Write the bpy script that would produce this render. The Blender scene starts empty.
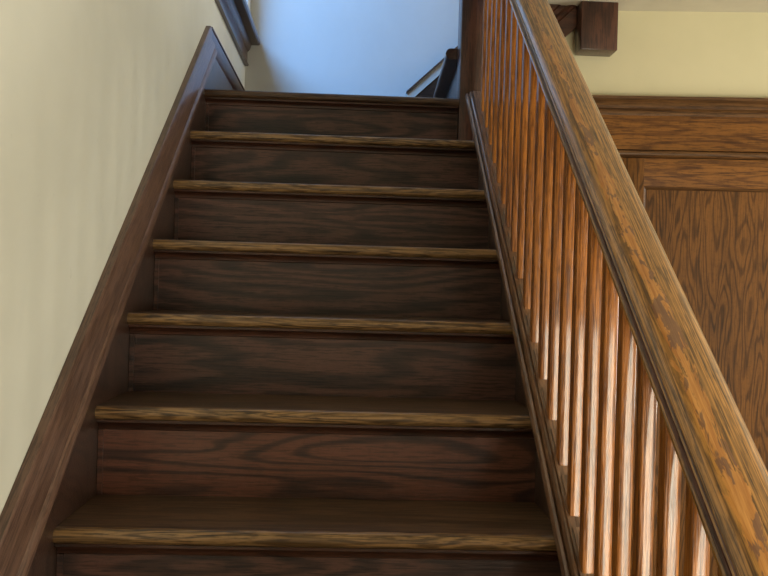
import bpy, bmesh, math
from mathutils import Vector, Matrix

S = bpy.context.scene
COL = S.collection
# ------------------------------------------------------------------ camera
cam_d = bpy.data.cameras.new('camera')
cam = bpy.data.objects.new('camera', cam_d)
COL.objects.link(cam)
cam_d.sensor_fit = 'HORIZONTAL'
cam_d.sensor_width = 36.0
cam_d.lens = 36.0 * 856.277 / 768.0
cam_d.clip_start = 0.02
_r = Vector((0.99869863, -0.04209569, 0.02879234))
_u = Vector((-0.02892448, -0.00253321, 0.99957839))
_f = Vector((0.042005, 0.99911037, 0.00374751))
mw = Matrix.Identity(4)
for i in range(3):
    mw[i][0], mw[i][1], mw[i][2] = _r[i], _u[i], -_f[i]
mw[0][3], mw[1][3], mw[2][3] = 0.51776, -1.57338, 0.44848
cam.matrix_world = mw
S.camera = cam
# ------------------------------------------------------------------ view, sky, daylight
S.view_settings.view_transform = 'Standard'
S.view_settings.look = 'None'
S.view_settings.gamma = 1.0
S.view_settings.use_curve_mapping = False
S.view_settings.exposure = 0.0
W_ = bpy.data.worlds.new('sky')
S.world = W_
W_.use_nodes = True
W_.node_tree.nodes['Background'].inputs[0].default_value = (0.55, 0.75, 1.0, 1)
W_.node_tree.nodes['Background'].inputs[1].default_value = 1.0


def area(name, loc, direction, sx, sy, power, color):
    d = bpy.data.lights.new(name, 'AREA')
    d.shape = 'RECTANGLE'
    d.size, d.size_y = sx, sy
    d.energy = power
    d.color = color
    o = bpy.data.objects.new(name, d)
    o.location = loc
    o.rotation_euler = Vector(direction).to_track_quat('-Z', 'Y').to_euler()
    COL.objects.link(o)
    return o


# blue sky light outside the landing window, daylight outside the hall's glazed door
area('landing_daylight', (-1.15, 0.95, 3.30), (1.6, 1.05, -1.70), 2.0, 1.5, 270, (0.16, 0.43, 1.0))
area('door_daylight', (1.72, -2.42, -0.28), (-0.20, 1, 0.02), 1.1, 1.2, 92, (1.0, 0.91, 0.69))
area('hall_fill_light', (4.30, 0.15, 0.45), (-1, 0.05, 0.0), 1.6, 1.4, 125, (1.0, 0.95, 0.82))  # added fill light for the hall, outside an unseen side opening
area('upstairs_fill_light', (4.45, 1.9, 3.1), (-1, -0.12, -0.3), 1.6, 1.4, 140, (1.0, 0.94, 0.85))  # added fill light that brightens the stairwell from an unseen upstairs opening

# ------------------------------------------------------------------ stair constants
R_, T_ = 0.19, 0.2403
TH = math.atan2(R_, T_)
CO, SI = math.cos(TH), math.sin(TH)
NS = 0.03          # nosing overhang
FZ = -0.95         # hall floor
LZ = 6 * R_        # landing floor 1.14
BY = 2.62          # back wall of the landing
CZ = 1.49          # hall ceiling


# ------------------------------------------------------------------ materials
def nd(nt, kind, **kw):
    n = nt.nodes.new(kind)
    for k, v in kw.items():
        if k in n.inputs:
            n.inputs[k].default_value = v
        else:
            setattr(n, k, v)
    return n


def new_mat(name):
    m = bpy.data.materials.new(name)
    m.use_nodes = True
    nt = m.node_tree
    b = nt.nodes['Principled BSDF']
    return m, nt, b


def mathn(nt, op, a, b=None):
    n = nt.nodes.new('ShaderNodeMath')
    n.operation = op
    for i, v in enumerate((a, b)):
        if v is None:
            continue
        if isinstance(v, (int, float)):
            n.inputs[i].default_value = v
        else:
            nt.links.new(v, n.inputs[i])
    return n.outputs[0]


def ramp(nt, fac, stops):
    n = nt.nodes.new('ShaderNodeValToRGB')
    e = n.color_ramp.elements
    while len(e) < len(stops):
        e.new(0.5)
    for i, (p, c) in enumerate(stops):
        e[i].position = p
        e[i].color = (c, c, c, 1) if isinstance(c, (int, float)) else (*c, 1)
    nt.links.new(fac, n.inputs[0])
    return n.outputs[0]


def mixc(nt, fac, a, b, blend='MIX'):
    n = nt.nodes.new('ShaderNodeMix')
    n.data_type = 'RGBA'
    n.blend_type = blend
    for s, v in ((0, fac), (6, a), (7, b)):
        if isinstance(v, (int, float)):
            n.inputs[s].default_value = v
        elif isinstance(v, tuple):
            n.inputs[s].default_value = (*v, 1)
        else:
            nt.links.new(v, n.inputs[s])
    return n.outputs[2]


def scaled(nt, vec, axis, along, across, loc=(0, 0, 0)):
    sc = [across] * 3
    sc[axis] = along
    m = nt.nodes.new('ShaderNodeMapping')
    m.inputs['Location'].default_value = loc
    m.inputs['Scale'].default_value = sc
    nt.links.new(vec, m.inputs[0])
    return m.outputs[0]


def noise(nt, vec, scale=1.0, detail=2.0, rough=0.5, dist=0.0):
    n = nt.nodes.new('ShaderNodeTexNoise')
    n.inputs['Scale'].default_value = scale
    n.inputs['Detail'].default_value = detail
    n.inputs['Roughness'].default_value = rough
    n.inputs['Distortion'].default_value = dist
    nt.links.new(vec, n.inputs['Vector'])
    return n.outputs['Fac']


def wood(name, axis, dark, light, rough=0.35, along=0.8, across=7.0, rings=26.0, fig=0.7, pores=0.55,
         coat=0.3, crough=0.2, spec=0.4, tone=0.35, wear=None, bump=0.15, pore_scale=260.0, sharp=0.5, dashes=0.6, grime=0.5):
    """oak: stretched-noise contour lines give the cathedral figure, fine streaks give the open pores"""
    m, nt, b = new_mat(name)
    tc = nt.nodes.new('ShaderNodeTexCoord')
    oi = nt.nodes.new('ShaderNodeObjectInfo')
    off = nt.nodes.new('ShaderNodeVectorMath')
    off.operation = 'SCALE'
    off.inputs[0].default_value = (13.7, 7.3, 9.1)
    nt.links.new(oi.outputs['Random'], off.inputs[3])
    add = nt.nodes.new('ShaderNodeVectorMath')
    add.operation = 'ADD'
    nt.links.new(tc.outputs['Object'], add.inputs[0])
    nt.links.new(off.outputs[0], add.inputs[1])
    v = add.outputs[0]
    n1 = noise(nt, scaled(nt, v, axis, along, across), 1.0, 1.5, 0.45, 0.25)
    s = mathn(nt, 'SINE', mathn(nt, 'MULTIPLY', n1, rings * 6.2832 / 3.0))
    line = ramp(nt, mathn(nt, 'MULTIPLY_ADD', s, 0.5), [(0.0, 0.0), (1.0, 1.0)])
    sn = mathn(nt, 'ADD', mathn(nt, 'MULTIPLY', s, 0.5), 0.5)
    figure = ramp(nt, sn, [(0.0, 0.0), (sharp * 0.5, 0.30), (sharp, 0.85), (1.0, 1.0)])
    p = noise(nt, scaled(nt, v, axis, 9.0, pore_scale), 1.0, 2.0, 0.6)
    pr = ramp(nt, p, [(0.36, 0.0), (0.47, 0.70), (0.64, 1.0)])
    t = noise(nt, scaled(nt, v, axis, 1.3, 6.0, (4, 2, 1)), 1.0, 2.0, 0.5)
    tr = ramp(nt, t, [(0.3, 0.0), (0.7, 1.0)])
    f = mathn(nt, 'MULTIPLY', figure, fig)
    f = mathn(nt, 'ADD', f, mathn(nt, 'MULTIPLY', pr, pores))
    f = mathn(nt, 'ADD', f, mathn(nt, 'MULTIPLY', tr, tone))
    f = mathn(nt, 'DIVIDE', f, fig + pores + tone)
    col = mixc(nt, f, dark, light)
    # open pores as thin dark dashes, then a little uneven grime and age
    q = noise(nt, scaled(nt, v, axis, 14.0, pore_scale * 0.8, (1, 5, 3)), 1.0, 3.0, 0.65)
    dash = ramp(nt, q, [(0.40, 0.0), (0.50, 1.0)])
    col = mixc(nt, mathn(nt, 'MULTIPLY', mathn(nt, 'SUBTRACT', 1.0, dash), dashes), col, tuple(x * 0.6 for x in dark))
    g = noise(nt, v, 55.0, 5.0, 0.75)
    col = mixc(nt, grime, col, ramp(nt, g, [(0.30, 0.55), (0.50, 0.95), (0.70, 1.0)]), 'MULTIPLY')
    rgh = mathn(nt, 'ADD', mathn(nt, 'MULTIPLY', p, 0.18), rough - 0.09)
    if wear:
        col, rgh = wear(nt, tc.outputs['Object'], col, rgh)
    nt.links.new(col, b.inputs['Base Color'])
    nt.links.new(rgh, b.inputs['Roughness'])
    b.inputs['Specular IOR Level'].default_value = spec
    b.inputs['Coat Weight'].default_value = coat
    b.inputs['Coat Roughness'].default_value = crough
    bp = nt.nodes.new('ShaderNodeBump')
    bp.inputs['Strength'].default_value = bump
    bp.inputs['Distance'].default_value = 0.002
    nt.links.new(pr, bp.inputs['Height'])
    nt.links.new(bp.outputs[0], b.inputs['Normal'])
    return m


def rail_wear(nt, obj, col, rgh):
    """finish flaked through to orange wood along the inner shoulder, with dark varnish islands left in it"""
    sep = nt.nodes.new('ShaderNodeSeparateXYZ')
    nt.links.new(obj, sep.inputs[0])
    n = noise(nt, scaled(nt, obj, 0, 9.0, 45.0, (0.4, 0, 0)), 1.0, 5.0, 0.72, 0.9)
    wob = noise(nt, scaled(nt, obj, 0, 5.0, 0.01, (3.1, 0, 0)), 1.0, 2.0, 0.5)
    ctr = mathn(nt, 'ADD', mathn(nt, 'MULTIPLY', wob, 0.012), 0.006)
    band = mathn(nt, 'ADD', mathn(nt, 'MULTIPLY', mathn(nt, 'ABSOLUTE', mathn(nt, 'SUBTRACT', sep.outputs[1], ctr)), -24.0), 0.34)
    along = mathn(nt, 'MULTIPLY', mathn(nt, 'SUBTRACT', 0.55, sep.outputs[0]), 0.16)
    k = mathn(nt, 'ADD', mathn(nt, 'ADD', mathn(nt, 'MULTIPLY', n, 1.25), band), mathn(nt, 'MINIMUM', along, 0.10))
    w = ramp(nt, k, [(0.80, 0.0), (0.86, 0.85)])
    n3 = noise(nt, scaled(nt, obj, 0, 14.0, 190.0), 1.0, 3.0, 0.6)
    org = mixc(nt, ramp(nt, n3, [(0.35, 0.0), (0.65, 1.0)]), (0.40, 0.14, 0.02), (0.66, 0.30, 0.07))
    col = mixc(nt, w, col, org)
    n2 = noise(nt, scaled(nt, obj, 0, 20.0, 75.0, (2, 1, 0)), 1.0, 3.0, 0.6, 0.5)
    d = mathn(nt, 'MULTIPLY', ramp(nt, n2, [(0.54, 0.0), (0.58, 1.0)]), w)
    col = mixc(nt, mathn(nt, 'MULTIPLY', d, 0.85), col, (0.10, 0.050, 0.040))
    return col, rgh


def nose_wear(nt, obj, col, rgh):
    n = noise(nt, scaled(nt, obj, 0, 3.0, 22.0), 1.0, 3.0, 0.6, 0.4)
    w = ramp(nt, n, [(0.46, 0.0), (0.66, 1.0)])
    return mixc(nt, mathn(nt, 'MULTIPLY', w, 0.35), col, (0.34, 0.20, 0.085)), rgh


def plaster(name, c1, c2, rough=0.75, bump=0.12):
    m, nt, b = new_mat(name)
    tc = nt.nodes.new('ShaderNodeTexCoord')
    v = tc.outputs['Object']
    n = noise(nt, v, 2.2, 4.0, 0.6, 0.3)
    col = mixc(nt, ramp(nt, n, [(0.35, 0.0), (0.65, 1.0)]), c1, c2)
    n3 = noise(nt, v, 26.0, 3.0, 0.7, 0.5)
    sc = ramp(nt, n3, [(0.70, 0.0), (0.76, 0.35)])
    col = mixc(nt, sc, col, tuple(x * 0.72 for x in c1))
    nt.links.new(col, b.inputs['Base Color'])
    b.inputs['Roughness'].default_value = rough
    b.inputs['Specular IOR Level'].default_value = 0.25
    bp = nt.nodes.new('ShaderNodeBump')
    bp.inputs['Strength'].default_value = bump
    bp.inputs['Distance'].default_value = 0.004
    nb = noise(nt, v, 14.0, 5.0, 0.6)
    nt.links.new(nb, bp.inputs['Height'])
    nt.links.new(bp.outputs[0], b.inputs['Normal'])
    return m


X, Y, Z = 0, 1, 2
M_tread = wood('oak_tread', X, (0.028, 0.017, 0.011), (0.185, 0.106, 0.057), rough=0.42, coat=0.10, along=1.2, across=18, rings=20, fig=0.6)
M_nose = wood('oak_worn_nosing', X, (0.034, 0.016, 0.007), (0.40, 0.232, 0.095), rough=0.36, along=3.0, across=42.0, rings=26, fig=1.2, sharp=0.6,
              wear=nose_wear, coat=0.55, crough=0.14, pores=0.6, dashes=0.8)
M_riser_red = wood('oak_red_riser', X, (0.016, 0.009, 0.008), (0.185, 0.070, 0.042), rough=0.34, along=1.5, across=8.0, rings=30, sharp=0.40,
                   coat=0.3, fig=1.2, tone=0.4, pores=0.3, dashes=0.4)
M_nosed = wood('oak_dark_nosing', X, (0.030, 0.015, 0.009), (0.130, 0.070, 0.036), rough=0.32, along=1.6, across=30.0, rings=22, coat=0.3)
M_riser = wood('oak_riser', X, (0.012, 0.0095, 0.009), (0.145, 0.068, 0.050), rough=0.36, along=1.3, across=9.0, rings=30, sharp=0.65,
               coat=0.2, tone=0.5, fig=1.0, pores=0.3)
M_dark = wood('oak_dark_trim', Z, (0.022, 0.009, 0.006), (0.095, 0.036, 0.020), rough=0.32, coat=0.3)
M_darkx = wood('oak_dark_trim_long', X, (0.022, 0.009, 0.006), (0.095, 0.036, 0.020), rough=0.32, coat=0.3)
M_darky = wood('oak_dark_trim_deep', Y, (0.022, 0.009, 0.006), (0.095, 0.036, 0.020), rough=0.32, coat=0.3)
M_skirt = wood('oak_skirt', X, (0.070, 0.036, 0.024), (0.190, 0.105, 0.070), rough=0.36, coat=0.35, along=1.5, across=16, rings=12, fig=0.4)
M_panel = wood('oak_skirt_panel', X, (0.020, 0.011, 0.007), (0.080, 0.038, 0.025), rough=0.34, coat=0.4)
M_bal = wood('oak_baluster', Z, (0.075, 0.018, 0.002), (0.50, 0.178, 0.028), rough=0.32, along=1.6, across=40, rings=12, pores=0.9,
             coat=0.48, crough=0.10, spec=0.30, fig=0.6, bump=0.5, pore_scale=300, dashes=0.55)
M_shoe = wood('oak_shoe_rail', X, (0.090, 0.042, 0.022), (0.31, 0.165, 0.090), rough=0.30, along=1.5, across=30, rings=12, coat=1.0, crough=0.12)
M_rail = wood('oak_handrail', X, (0.055, 0.021, 0.004), (0.56, 0.265, 0.058), rough=0.38, along=0.7, across=60, rings=34, fig=1.0,
              pores=0.8, tone=0.3, coat=1.0, crough=0.14, wear=rail_wear, sharp=0.6)
M_groove = wood('oak_dark_groove', X, (0.050, 0.021, 0.016), (0.19, 0.085, 0.062), rough=0.3, along=1.0, across=30, rings=12, coat=0.8, crough=0.15)  # darker tone on the handrail's groove faces
M_wainx = wood('oak_wainscot_rail', X, (0.062, 0.021, 0.004), (0.250, 0.102, 0.018), rough=0.5, along=0.9, across=14, rings=26, coat=0.03, spec=0.2,
               fig=0.9, tone=0.6, sharp=0.35)
M_wainz = wood('oak_wainscot_panel', Z, (0.026, 0.010, 0.002), (0.195, 0.080, 0.016), rough=0.5, along=2.4, across=19, rings=30, coat=0.03, spec=0.2,
               fig=1.2, pores=0.5, tone=0.6, sharp=0.40, dashes=0.3)
M_capx = wood('oak_wainscot_cap', X, (0.045, 0.019, 0.006), (0.170, 0.080, 0.026), rough=0.45, along=1.0, across=24, rings=14, coat=0.08, spec=0.3)
M_wall = plaster('cream_plaster', (0.605, 0.595, 0.505), (0.66, 0.648, 0.55))
M_wallr = plaster('yellow_cream_plaster', (0.59, 0.545, 0.35), (0.63, 0.58, 0.38))
M_back = plaster('landing_plaster', (0.60, 0.58, 0.52), (0.64, 0.62, 0.56))
M_ceil = plaster('ceiling_plaster', (0.58, 0.54, 0.42), (0.63, 0.59, 0.46), bump=0.8)
M_white = plaster('window_paint', (0.62, 0.58, 0.50), (0.66, 0.62, 0.54), rough=0.5)
M_floor = wood('oak_floor', Y, (0.10, 0.05, 0.02), (0.27, 0.14, 0.06), rough=0.4)
mg, ntg, bg = new_mat('window_glass')
for n in list(ntg.nodes):
    if n.type != 'OUTPUT_MATERIAL':
        ntg.nodes.remove(n)
_o = [n for n in ntg.nodes if n.type == 'OUTPUT_MATERIAL'][0]
_t = ntg.nodes.new('ShaderNodeBsdfTransparent')
_g = ntg.nodes.new('ShaderNodeBsdfGlossy')
_g.inputs['Roughness'].default_value = 0.05
_m = ntg.nodes.new('ShaderNodeMixShader')
_m.inputs[0].default_value = 0.06
ntg.links.new(_t.outputs[0], _m.inputs[1])
ntg.links.new(_g.outputs[0], _m.inputs[2])
ntg.links.new(_m.outputs[0], _o.inputs[0])
M_glass = mg


# ------------------------------------------------------------------ mesh helpers
def finish(bm, name, mats, parent=None, matrix=None, bevel=0.0, seg=2, kind=None, smooth=35):
    bmesh.ops.recalc_face_normals(bm, faces=bm.faces[:])
    if bevel > 0:
        es = [e for e in bm.edges if len(e.link_faces) == 2 and e.calc_face_angle(0) > 0.6]
        bmesh.ops.bevel(bm, geom=es, offset=bevel, segments=seg, profile=0.5, affect='EDGES', clamp_overlap=True)
    me = bpy.data.meshes.new(name)
    bm.to_mesh(me)
    bm.free()
    for m in (mats if isinstance(mats, (list, tuple)) else [mats]):
        me.materials.append(m)
    for p in me.polygons:
        p.use_smooth = True
    me.set_sharp_from_angle(angle=math.radians(smooth))
    o = bpy.data.objects.new(name, me)
    COL.objects.link(o)
    if matrix is not None:
        o.matrix_world = matrix
    if parent is not None:
        o.parent = parent
        o.matrix_parent_inverse = Matrix.Identity(4)
        w = matrix if matrix is not None else Matrix.Identity(4)
        o.matrix_basis = world_of(parent).inverted() @ w
    if kind:
        o['kind'] = kind
    return o


def basis(o):
    return Matrix.LocRotScale(o.location, o.rotation_euler, o.scale)


def world_of(o):
    m = basis(o)
    p = o.parent
    while p is not None:
        m = basis(p) @ m
        p = p.parent
    return m


def finish_w(*a, **k):
    return finish(*a, **k)


def add_box(bm, a, b, mi=0):
    x0, y0, z0 = a
    x1, y1, z1 = b
    vs = [bm.verts.new(c) for c in ((x0, y0, z0), (x1, y0, z0), (x1, y1, z0), (x0, y1, z0),
                                    (x0, y0, z1), (x1, y0, z1), (x1, y1, z1), (x0, y1, z1))]
    for f in ((0, 3, 2, 1), (4, 5, 6, 7), (0, 1, 5, 4), (1, 2, 6, 5), (2, 3, 7, 6), (3, 0, 4, 7)):
        fc = bm.faces.new([vs[i] for i in f])
        fc.material_index = mi


def add_prism(bm, prof, a0, a1, fn, mis=None):
    """extrude a closed 2-D profile between a0 and a1; fn(p, q, a) -> xyz"""
    A = [bm.verts.new(fn(p, q, a0)) for p, q in prof]
    B = [bm.verts.new(fn(p, q, a1)) for p, q in prof]
    n = len(prof)
    for i in range(n):
        f = bm.faces.new((A[i], A[(i + 1) % n], B[(i + 1) % n], B[i]))
        if mis:
            f.material_index = mis[i]
    bm.faces.new(A[::-1])
    bm.faces.new(B)


def obox(name, a, b, mat, parent=None, bevel=0.0, kind=None, matrix=None):
    bm = bmesh.new()
    add_box(bm, a, b)
    return finish(bm, name, mat, parent, matrix, bevel, kind=kind)


def arc(cx, cy, r, a0, a1, n):
    return [(cx + r * math.cos(math.radians(a0 + (a1 - a0) * i / n)), cy + r * math.sin(math.radians(a0 + (a1 - a0) * i / n)))
            for i in range(n + 1)]


def thing(name, loc, label, cat, group=None, kind=None):
    o = bpy.data.objects.new(name, None)
    o.empty_display_size = 0.1
    o.location = loc
    COL.objects.link(o)
    if label:
        o['label'] = label
    if cat:
        o['category'] = cat
    if group:
        o['group'] = group
    if kind:
        o['kind'] = kind
    return o


def slope_matrix(x, y, z):
    """local X runs up the stair slope, local Y towards the left wall, local Z square to the slope"""
    return Matrix(((0, -1, 0, x), (CO, 0, -SI, y), (SI, 0, CO, z), (0, 0, 0, 1)))


def wall_with_hole(bm, axis, c0, c1, lo, hi, hole):
    """slab between c0 and c1 on axis; lo/hi the other two axes' limits, hole=(a0,a1,b0,b1)"""
    a0, a1, b0, b1 = hole
    oth = [i for i in range(3) if i != axis]
    for (p0, p1, q0, q1) in ((lo[0], a0, lo[1], hi[1]), (a1, hi[0], lo[1], hi[1]), (a0, a1, lo[1], b0), (a0, a1, b1, hi[1])):
        A, B = [0, 0, 0], [0, 0, 0]
        A[axis], B[axis] = c0, c1
        A[oth[0]], B[oth[0]] = p0, p1
        A[oth[1]], B[oth[1]] = q0, q1
        add_box(bm, A, B)


# ------------------------------------------------------------------ room shell
PX = -0.014                       # plaster face of the left wall
TOPZ = 4.0
WIN = (1.18, 2.50, 1.67, 3.05)    # landing window opening (y0, y1, z0, z1)
bm = bmesh.new()
wall_with_hole(bm, 0, PX - 0.20, PX, (-2.3, FZ), (BY, TOPZ), WIN)
finish(bm, 'wall_left', M_wall, kind='structure')
obox('wall_back', (PX - 0.2, BY, FZ), (4.4, BY + 0.15, TOPZ), M_back, kind='structure')
bm = bmesh.new()
DOORH = (1.20, 2.15, FZ + 0.05, 0.40)
wall_with_hole(bm, 1, -2.3, -2.1, (PX - 0.2, FZ), (4.4, TOPZ), DOORH)
finish(bm, 'wall_rear', M_wall, kind='structure')
bm = bmesh.new()
FILL_SIDE = (-0.65, 0.95, -0.25, 1.2)  # unseen opening added so the hall fill light can enter
wall_with_hole(bm, 0, 4.0, 4.2, (-2.1, FZ), (BY, 1.6), FILL_SIDE)
FILL_UP = (1.1, 2.5, 2.35, 3.6)  # unseen opening added for the upstairs fill light
wall_with_hole(bm, 0, 4.0, 4.2, (-2.1, 1.6), (BY, TOPZ), FILL_UP)
finish(bm, 'wall_east', M_wallr, kind='structure')
obox('floor', (PX - 0.2, -2.3, FZ - 0.1), (4.4, BY + 0.15, FZ), M_floor, kind='structure')
bm = bmesh.new()
add_box(bm, (1.03, -2.1, CZ), (4.0, 1.50, CZ + 0.22))
add_box(bm, (PX, -2.1, CZ), (1.03, -0.9, CZ + 0.22))
finish(bm, 'ceiling', M_ceil, kind='structure')
obox('ceiling', (PX - 0.2, -2.3, TOPZ), (4.4, BY + 0.15, TOPZ + 0.1), M_ceil, kind='structure')

# hall wall under the upper flight, a few degrees off square with the stairs
HW = Matrix.Translation((1.2, 1.52, 0)) @ Matrix.Rotation(math.radians(-5.5), 4, 'Z')
bm = bmesh.new()
add_box(bm, (-0.08, 0.0, FZ), (2.85, 0.10, CZ))
add_box(bm, (-0.19, 0.0, FZ), (-0.08, 0.10, 1.11))
finish(bm, 'wall_right', M_wallr, None, HW, kind='structure')

# panelled wainscot on that wall
wt = thing('trim_1', (1.2, 1.52, FZ), None, None, kind='structure')


def hwpart(name, prof, x0, x1, mat, axis='x', z0=None, z1=None, bevel=0.0):
    bm = bmesh.new()
    add_prism(bm, prof, x0, x1, lambda p, q, a: (a, -p, q))
    return finish(bm, name, mat, wt, HW, bevel)


XL, XR = -0.18, 2.80
hwpart('cap_molding', [(0.001, 1.108), (0.022, 1.108), (0.024, 1.118), (0.020, 1.128), (0.032, 1.131), (0.037, 1.140), (0.034, 1.152),
                       (0.040, 1.156), (0.046, 1.162), (0.046, 1.172), (0.001, 1.172)], XL, XR, M_capx)
hwpart('frieze_board', [(0.001, 0.985), (0.018, 0.985), (0.018, 1.110), (0.001, 1.110)], XL, XR, M_wainx)
hwpart('bead_molding', [(0.001, 0.955)] + arc(0.020, 0.970, 0.012, -90, 90, 6) + [(0.001, 0.985)], XL, XR, M_capx)
hwpart('panel_rail', [(0.001, 0.852), (0.014, 0.852), (0.016, 0.857), (0.016, 0.955), (0.001, 0.955)], XL, XR, M_wainx)
hwpart('panel_rail', [(0.001, FZ + 0.20), (0.016, FZ + 0.20), (0.016, FZ + 0.32), (0.001, FZ + 0.32)], XL, XR, M_wainx)
hwpart('base_board', [(0.001, FZ), (0.020, FZ), (0.020, FZ + 0.19), (0.012, FZ + 0.20), (0.001, FZ + 0.20)], XL, XR, M_capx)
STX = [0.375, 1.10, 1.85, 2.60]
for sx in STX:
    bm = bmesh.new()
    add_box(bm, (sx - 0.075, -0.017, FZ + 0.32), (sx, -0.001, 0.955))
    finish(bm, 'stile', M_wainz, wt, HW, 0.0015)
prev = XL
for sx in STX + [XR + 0.075]:
    bm = bmesh.new()
    add_box(bm, (prev, -0.006, FZ + 0.32), (sx - 0.075, -0.001, 0.852))
    finish(bm, 'panel', M_wainz, wt, HW)
    prev = sx
for i, sx in enumerate(STX[:-1]):
    bm = bmesh.new()
    nx = STX[i + 1] - 0.075
    for prof, a0, a1, fn in (
            ([(0.006, 0.852), (0.016, 0.852), (0.012, 0.846), (0.006, 0.842)], sx, nx, lambda p, q, a: (a, -p, q)),
            ([(0.006, 0.0), (0.016, 0.0), (0.010, 0.008), (0.006, 0.008)], FZ + 0.32, 0.852, lambda p, q, a: (sx + q, -p, a)),
            ([(0.006, 0.0), (0.016, 0.0), (0.010, -0.008), (0.006, -0.008)], FZ + 0.32, 0.852, lambda p, q, a: (nx + q, -p, a))):
        add_prism(bm, prof, a0, a1, fn)
    finish(bm, 'panel_molding', M_capx, wt, HW)

# ------------------------------------------------------------------ landing window
w1 = thing('window_1', (PX, 1.84, 1.67), None, None, kind='structure')
y0, y1, z0, z1 = WIN
bm = bmesh.new()
add_prism(bm, [(PX + 0.001, 1.625), (0.050, 1.625), (0.056, 1.630), (0.058, 1.640), (0.056, 1.652), (0.048, 1.658), (PX - 0.10, 1.658),
               (PX - 0.10, 1.645), (PX + 0.001, 1.645)], 1.00, BY - 0.012, lambda p, q, a: (p, a, q))
finish(bm, 'stool', M_darky, w1, None)
bm = bmesh.new()
add_prism(bm, [(PX + 0.0005, 1.522), (0.002, 1.522), (0.004, 1.530), (-0.002, 1.536), (-0.002, 1.590), (0.004, 1.596), (0.010, 1.606),
               (0.016, 1.6245), (PX + 0.0005, 1.6245)], 1.05, BY - 0.014, lambda p, q, a: (p, a, q))
finish(bm, 'apron', M_darky, w1, None)
for a0, a1 in ((y0 - 0.10, y0), (y1, BY - 0.015)):
    obox('casing', (PX + 0.0005, a0, 1.6585), (PX + 0.020, a1, z1 + 0.10), M_white, w1, 0.003)
obox('casing', (PX + 0.0005, y0, z1), (PX + 0.020, y1, z1 + 0.10), M_white, w1, 0.003)
bm = bmesh.new()
xs0, xs1 = PX - 0.12, PX - 0.08
mid = (z0 + z1) / 2
for a, b in (((xs0, y0, z0), (xs1, y0 + 0.05, z1)), ((xs0, y1 - 0.05, z0), (xs1, y1, z1)),
             ((xs0, y0 + 0.05, z0), (xs1, y1 - 0.05, z0 + 0.06)), ((xs0, y0 + 0.05, z1 - 0.05), (xs1, y1 - 0.05, z1)),
             ((xs0, y0 + 0.05, mid - 0.02), (xs1, y1 - 0.05, mid + 0.02))):
    add_box(bm, a, b)
sash = finish(bm, 'sash', M_white, w1, None)
obox('pane', (PX - 0.102, y0 + 0.05, z0 + 0.06), (PX - 0.098, y1 - 0.05, z1 - 0.05), M_glass, sash)
# glazed hall door behind the camera, then two unseen openings added for fill light
for nm, ax, (a0, a1, b0, b1), c in (('window_2', 1, DOORH, -2.22), ('hall_fill_opening', 0, FILL_SIDE, 4.1), ('upstairs_fill_opening', 0, FILL_UP, 4.1)):
    wr = thing(nm, (1.7, -2.2, FZ) if ax == 1 else (4.1, -0.5, -0.25), None, None, kind='structure')
    bm = bmesh.new()

    def bar(p0, p1, q0, q1):
        A = [0, 0, q0]
        B = [0, 0, q1]
        A[ax], B[ax] = c, c + 0.04
        A[1 - ax], B[1 - ax] = p0, p1
        add_box(bm, A, B)
    bar(a0, a0 + 0.09, b0, b1)
    bar(a1 - 0.09, a1, b0, b1)
    bar(a0 + 0.09, a1 - 0.09, b0, b0 + 0.12)
    bar(a0 + 0.09, a1 - 0.09, b1 - 0.10, b1)
    fr = finish(bm, 'frame', M_white, wr, None)
    bm = bmesh.new()
    A = [0, 0, b0 + 0.12]
    B = [0, 0, b1 - 0.10]
    A[ax], B[ax] = c + 0.018, c + 0.022
    A[1 - ax], B[1 - ax] = a0 + 0.09, a1 - 0.09
    add_box(bm, A, B)
    finish(bm, 'pane', M_glass, fr, None)

# landing skirting on the left and back walls
bl = thing('baseboard_left', (PX, 2.0, LZ), None, None, kind='structure')
APY = (1.3745 - 0.243) / 0.757          # where the sloping rail meets the level rail
bm = bmesh.new()
add_prism(bm, [(PX + 0.0005, 1.306), (-0.0045, 1.306), (-0.002, 1.312), (0.006, 1.3335), (0.006, 1.363), (0.0035, 1.3655),
               (0.0035, 1.368), (0.008, 1.3705), (0.008, 1.3745), (PX + 0.0005, 1.3745)], APY + 0.01, BY - 0.001, lambda p, q, a: (p, a, q))
finish(bm, 'top_rail', M_darky, bl, None)
obox('panel', (PX + 0.0005, 1.470, LZ + 0.0005), (-0.0045, BY - 0.001, 1.3055), M_panel, bl)
bb = thing('baseboard_back', (0.4, BY, LZ), None, None, kind='structure')
bm = bmesh.new()
add_prism(bm, [(0.0005, 1.302), (0.011, 1.302), (0.014, 1.308), (0.016, 1.322), (0.012, 1.330), (0.018, 1.333), (0.018, 1.362),
               (0.024, 1.366), (0.024, 1.3745), (0.0005, 1.3745)], -0.003, 0.775, lambda p, q, a: (a, BY - p, q))
finish(bm, 'top_rail', M_darkx, bb, None)
obox('panel', (-0.003, BY - 0.009, LZ), (0.84, BY - 0.0005, 1.3025), M_panel, bb)

# ------------------------------------------------------------------ the stair flight
SB = (0.46, -1.0, FZ)
st = thing('stair_flight', SB, 'dark oak staircase with worn golden nosings climbing between left wall and balustrade', 'staircase')
TX0, TX1 = -0.003, 0.936
NT = 0.028


def tread_prof(y, z, back):
    """(y,z) profile with a half-round front edge"""
    r = NT / 2
    top = [(y + 0.006, z)]
    nose = arc(y + r, z - r, r, 100, 260, 8)
    pr = [(back, z)] + [(y + 0.022, z)] + nose + [(y + 0.030, z - NT), (back, z - NT)]
    return pr, len(nose)


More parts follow.
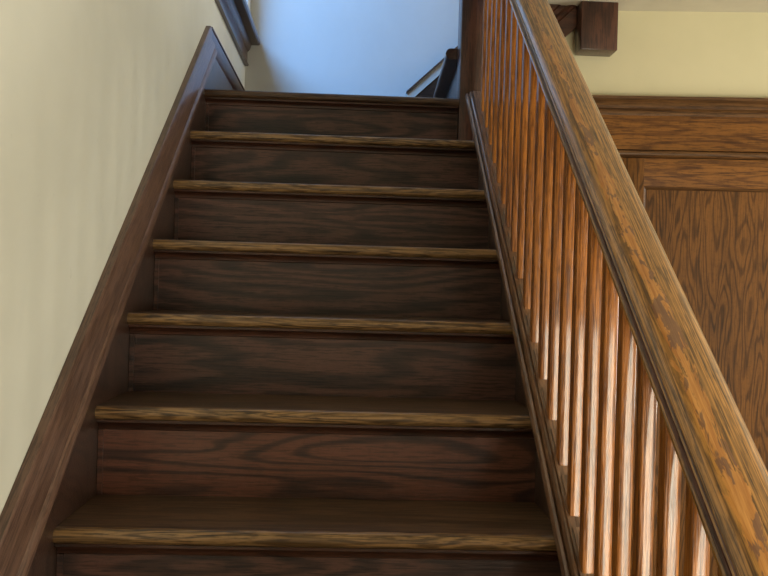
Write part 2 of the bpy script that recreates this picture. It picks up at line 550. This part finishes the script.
lowest = -4
for i in range(lowest, 7):
    y, z = i * T_, i * R_
    back = y + T_ + NS + 0.012 if i < 6 else BY - 0.001
    x1 = TX1 if i < 6 else 0.892
    pr, nn = tread_prof(y, z, back)
    bm = bmesh.new()
    mis = [0] + [1] * (nn + 2) + [0, 0]
    mis = mis[:len(pr)]
    add_prism(bm, pr, TX0, x1, lambda p, q, a: (a, p, q), mis)
    if i == 6:
        add_box(bm, (0.892, 1.547, z - NT), (1.30, BY - 0.001, z), 0)
    tr = finish(bm, 'tread', [M_tread, M_nose if i < 6 else M_nosed], st, None, smooth=50)
    # hollow moulding under the nosing
    ry = y + NS
    bm = bmesh.new()
    cz_ = z - NT
    pc = [(ry, cz_), (ry - 0.020, cz_), (ry - 0.020, cz_ - 0.005)] + arc(ry - 0.020, cz_ - 0.022, 0.0165, 90, 0, 5) + [(ry, cz_ - 0.024)]
    add_prism(bm, pc, TX0 + 0.001, x1 - 0.001, lambda p, q, a: (a, p, q))
    finish(bm, 'cove_molding', M_darkx, tr, None)
    bm = bmesh.new()
    zb = z - R_ if i > lowest else FZ
    add_box(bm, (TX0 + 0.0005, ry, zb + 0.0), (x1 - 0.0005, ry + 0.011, z - NT))
    add_box(bm, (TX0 + 0.001, ry - 0.005, zb + 0.0005), (TX0 + 0.012, ry, z - NT - 0.024))
    finish(bm, 'riser', M_riser_red if i in (1, -1) else M_riser, st, None)

# left skirt: recessed panel, sloping rail with a bead along its lower edge
L0 = -1.25 / CO
L1 = APY / CO
nz = lambda h: h * CO     # height above the nosing line -> distance square to the slope
bm = bmesh.new()
ya, yb = -1.16, APY
k = R_ / T_
prof = [(ya, ya * k + 0.10), (ya, FZ), (-0.9, FZ), (yb, yb * k - 0.36), (yb, LZ + 0.16), (yb, yb * k + 0.10)]
pts = [(-1.16, FZ), (-0.80, FZ), (1.4695, 1.4695 * k - 0.42), (1.4695, 1.4695 * k + 0.085), (-1.16, -1.16 * k + 0.10)]
add_prism(bm, pts, PX + 0.0005, -0.0032, lambda p, q, a: (a, p, q))
sk = finish(bm, 'skirt_board', M_panel, st, None)
KR = 0.757                                  # the skirt rail runs a little flatter than the nosings
CR, SR = math.cos(math.atan(KR)), math.sin(math.atan(KR))
SM = Matrix(((0, -1, 0, 0), (CR, 0, -SR, 0), (SR, 0, CR, 0), (0, 0, 0, 1)))
H1, H0 = 0.243, 0.078
bm = bmesh.new()
# (localY, height above the rail's own base line): localY = -x
pr = [(0.0135, H0), (-0.003, H0), (-0.009, H0 + 0.006), (-0.0105, H0 + 0.018), (-0.009, H0 + 0.030), (-0.003, H0 + 0.038),
      (-0.003, H0 + 0.044), (-0.006, H0 + 0.048), (-0.006, H1 - 0.006), (-0.003, H1), (0.0135, H1)]
A = [bm.verts.new((-1.16 / CR, p, q * CR)) for p, q in pr]
B = []
for p, q in pr:
    fr_ = (H1 - q) / (H1 - H0)
    zend = 1.3745 - fr_ * 0.066             # mitre against the level rail
    B.append(bm.verts.new(((zend - q * CR * CR) / SR, p, q * CR)))
n = len(pr)
for i in range(n):
    bm.faces.new((A[i], A[(i + 1) % n], B[(i + 1) % n], B[i]))
bm.faces.new(A[::-1])
bm.faces.new(B)
finish(bm, 'skirt_rail', M_skirt, st, SM)

# right side: string board, plain panelling below it
bm = bmesh.new()
pts = [(-1.15, FZ), (-0.75, FZ), (1.395, 1.395 * k - 0.42), (1.395, 1.395 * k - 0.004), (-1.15, -1.15 * k - 0.004)]
add_prism(bm, pts, TX1 + 0.0002, 0.982, lambda p, q, a: (a, p, q))
finish(bm, 'string_board', M_panel, st, None)
bm = bmesh.new()
add_prism(bm, [(-0.75, FZ), (1.5, FZ), (1.5, 1.5 * k - 0.5), (1.395, 1.395 * k - 0.421)], 0.945, 0.972, lambda p, q, a: (a, p, q))
finish(bm, 'spandrel_panel', M_wainz, st, None)

# ------------------------------------------------------------------ balustrade
BX = 0.9625         # middle of the handrail
QX = 0.9535         # middle of the balusters
ba = thing('balustrade', (BX, -1.0, FZ), 'golden oak balustrade of square balusters under a thick worn handrail', 'railing')
bm = bmesh.new()
x2 = lambda x: BX - x      # local Y
sh = [(x2(0.915), nz(-0.004))] + [(x2(0.9225) - 0.0 + 0.0085 * math.cos(math.radians(a)), nz(0.008) + 0.0105 * math.sin(math.radians(a)))
                                    for a in (190 - 180, 40, 70, 100, 130)]
sh = [(x2(0.914), nz(-0.006)), (x2(0.912), nz(0.004)), (x2(0.9125), nz(0.013)), (x2(0.915), nz(0.021)), (x2(0.9200), nz(0.024)),
      (x2(0.9235), nz(0.020)), (x2(0.925), nz(0.016)), (x2(0.9265), nz(0.027)), (x2(0.930), nz(0.033)), (x2(0.934), nz(0.033)),
      (x2(0.9365), nz(0.030)), (x2(0.9375), nz(0.036)), (x2(0.983), nz(0.036)), (x2(0.986), nz(0.032)), (x2(0.990), nz(0.036)),
      (x2(0.996), nz(0.034)), (x2(1.002), nz(0.020)), (x2(1.004), nz(-0.004))]
SMB = slope_matrix(BX, 0, 0)
add_prism(bm, sh, -1.10 / CO, 1.443 / CO, lambda p, q, a: (a, p, q))
bm2 = bm
finish(bm, 'shoe_rail', M_shoe, ba, SMB)
RB, RT = 0.692, 0.757       # underside and top of the handrail above the nosing line
rl = [(0.020, nz(RB)), (0.0385, nz(RB)), (0.0410, nz(RB + 0.004)), (0.0410, nz(RB + 0.010)), (0.0390, nz(RB + 0.0125)), (0.0320, nz(RB + 0.0150)),
      (0.0310, nz(RB + 0.0220)), (0.0370, nz(RB + 0.0245)), (0.0390, nz(RB + 0.0290)), (0.0375, nz(RB + 0.0315)), (0.0335, nz(RB + 0.0335)), (0.0375, nz(RB + 0.037)),
      (0.0395, nz(RB + 0.042)), (0.0380, nz(RB + 0.049)), (0.0330, nz(RB + 0.056)), (0.0260, nz(RB + 0.061)), (0.0160, nz(RB + 0.064)),
      (0.0, nz(RT)), (-0.0220, nz(RB + 0.0645)), (-0.0330, nz(RB + 0.060)), (-0.0385, nz(RB + 0.052)), (-0.0395, nz(RB + 0.042)),
      (-0.0365, nz(RB + 0.033)), (-0.0390, nz(RB + 0.028)), (-0.0345, nz(RB + 0.019)), (-0.0410, nz(RB + 0.010)), (-0.0410, nz(RB + 0.003)),
      (-0.0385, nz(RB)), (-0.020, nz(RB))]
bm = bmesh.new()
add_prism(bm, rl, -1.10 / CO, 1.443 / CO, lambda p, q, a: (a, p, q), [1 if i in (4, 5, 6, 9, 10) else 0 for i in range(len(rl))])
finish(bm, 'handrail', [M_rail, M_groove], ba, SMB, smooth=32)
# balusters: one mesh, copied along the shoe
bw, bd = 0.0225, 0.0265
bm = bmesh.new()
c = 0.0030
oct_ = []
for cx_, cy_, a_ in ((bw / 2 - c, -bd / 2 + c, -90), (bw / 2 - c, bd / 2 - c, 0), (-bw / 2 + c, bd / 2 - c, 90), (-bw / 2 + c, -bd / 2 + c, 180)):
    oct_ += arc(cx_, cy_, c, a_, a_ + 90, 3)
NO = len(oct_)
lo = [bm.verts.new((x, y, 0.0365 + y * k)) for x, y in oct_]
hi = [bm.verts.new((x, y, RB - 0.0005 + y * k)) for x, y in oct_]
for i in range(NO):
    bm.faces.new((lo[i], lo[(i + 1) % NO], hi[(i + 1) % NO], hi[i]))
bm.faces.new(lo[::-1])
bm.faces.new(hi)
PITCH = 0.0910
BY0 = -0.063 + bd / 2
spot = lambda i: BY0 + i * PITCH - (0.0039 * (7 - i) if i < 7 else 0.0)     # the lower ones stand a little wider apart
lean = lambda y: QX + 0.0065 * (y - 0.1)
mid_ = lambda i: (spot(i) + spot(i + 1)) / 2
first = None
fil = None
# fillet blocks fitted in the shoe between the balusters
bmf = bmesh.new()
fl = PITCH - bd
for j in (0,):
    prf = [(0.0105, nz(0.0362)), (0.0105, nz(0.0362) + 0.004), (-0.0105, nz(0.0362) + 0.004), (-0.0105, nz(0.0362))]
    add_prism(bmf, prf, -fl / 2 / CO + 0.0015, fl / 2 / CO - 0.0015, lambda p, q, a: (a, p, q))
for i in range(-11, 16):
    y = spot(i)
    if y > 1.425 or y < -1.04:
        continue
    m_b = Matrix.Translation((lean(y), y, y * k))
    m_f = slope_matrix(lean(mid_(i)), mid_(i), mid_(i) * k)
    if first is None:
        first = finish(bm, 'baluster', M_bal, ba, m_b, smooth=20)
        fil = finish(bmf, 'fillet', M_shoe, ba, m_f)
    else:
        b2 = first.copy()
        COL.objects.link(b2)
        b2.matrix_basis = world_of(ba).inverted() @ m_b
        if spot(i + 1) < 1.425:
            f2 = fil.copy()
            COL.objects.link(f2)
            f2.matrix_basis = world_of(ba).inverted() @ m_f
# foot newel that carries the low end of the rail, below the frame
bm = bmesh.new()
add_box(bm, (BX - 0.06, -1.22, FZ), (BX + 0.06, -1.10, 0.10))
add_box(bm, (BX - 0.075, -1.235, 0.10), (BX + 0.075, -1.085, 0.13))
finish(bm, 'foot_newel', M_bal, ba, None, 0.004)

# ------------------------------------------------------------------ landing newel
obj = obox('newel_post', (0.893, 1.446, 5 * R_ + 0.0005), (0.9865, 1.545, 2.28), M_dark, None, 0.004)
obj['label'] = 'tall dark square post at the top step where the handrail and balusters end'
obj['category'] = 'post'

# ------------------------------------------------------------------ upper flight, turning right off the landing
uf = thing('stair_flight', (1.1, 2.05, LZ), 'dark upper steps turning off the landing behind the tall post', 'staircase')
US = 0.95
for i in range(1, 4):
    xn = 0.8505 + (i - 1) * 0.20
    z = LZ + i * R_ + 0.015
    bm = bmesh.new()
    r = 0.02
    pr = [(xn + 0.20 + 0.045, z)] + arc(xn + r, z - r, r, 90, 270, 8) + [(xn + 0.20 + 0.045, z - 2 * r)]
    y0_ = 1.548 if i == 1 else 1.665
    add_prism(bm, pr, y0_, BY - 0.022, lambda p, q, a: (p + (a - 1.548) * 0.035, a, q))
    t2 = finish(bm, 'tread', M_darky, uf, None)
    bm = bmesh.new()
    rx = xn + 0.048
    add_prism(bm, [(rx, z - R_ + (0.001 if i > 1 else -0.0145)), (rx + 0.012, z - R_ + (0.001 if i > 1 else -0.0145)), (rx + 0.012, z - 0.0401), (rx, z - 0.0401)], y0_ + 0.001, BY - 0.022, lambda p, q, a: (p + (a - 1.548) * 0.035, a, q))
    finish(bm, 'riser', M_panel, uf, None)
bm = bmesh.new()
xa, xb = 0.775, 1.50
zt = lambda x: 1.405 + (x - 0.762) * US
pts = [(xa, zt(xa)), (xa, zt(xa) - 0.03), (0.80, LZ + 0.165), (0.845, LZ + 0.001), (xb, LZ + 0.001), (xb, zt(xb))]
add_prism(bm, pts, BY - 0.014, BY - 0.0005, lambda p, q, a: (p, a, q))
skb = finish(bm, 'skirt_board', M_panel, uf, None)
bm = bmesh.new()
add_prism(bm, [(xa, zt(xa)), (xa + 0.004, zt(xa) - 0.05), (xb, zt(xb) - 0.055), (xb, zt(xb))], BY - 0.019, BY - 0.0142, lambda p, q, a: (p, a, q))
finish(bm, 'skirt_band', M_white, skb, None)
bm = bmesh.new()
add_prism(bm, [(xa, zt(xa) + 0.010), (xa, zt(xa) + 0.0004), (xb, zt(xb) + 0.0004), (xb, zt(xb) + 0.010)], BY - 0.030, BY - 0.0005, lambda p, q, a: (p, a, q))
finish(bm, 'skirt_cap', M_skirt, skb, None)
bm = bmesh.new()
zA = lambda x: 1.394 + (x - 1.286) * US
zs = [(0.0, 0.0), (0.075, 0.0), (0.080, 0.008), (0.092, 0.012), (0.104, 0.008), (0.110, 0.002), (0.130, 0.002), (0.138, 0.010), (0.30, 0.010)]
xa, xb = 0.987, 1.309
prof = [(h, 0.0) for h, d in ()]
loop = [(0.0, 0.034)] + [(h, -d) for h, d in zs] + [(0.30, 0.034)]
A = [bm.verts.new((xa, 1.462 + d, zA(xa) + h)) for h, d in loop]
B = [bm.verts.new((xb, 1.462 + d, zA(xb) + h)) for h, d in loop]
n = len(loop)
for i in range(n):
    bm.faces.new((A[i], A[(i + 1) % n], B[(i + 1) % n], B[i]))
bm.faces.new(A[::-1])
bm.faces.new(B)
finish(bm, 'string_board', M_darkx, uf, None)

# ------------------------------------------------------------------ hanging newel end under the ceiling
bm = bmesh.new()
bx0, bx1, by0, by1 = 1.310, 1.441, 1.402, 1.488
zt_ = CZ - 0.0005
zb = 1.3195
add_box(bm, (bx0, by0, zb), (bx1, by1, zt_))
o = finish(bm, 'newel_drop', M_dark, None, None, 0.003)
o['label'] = 'dark square block of wood hanging from the ceiling against the yellow wall'
o['category'] = 'newel drop'
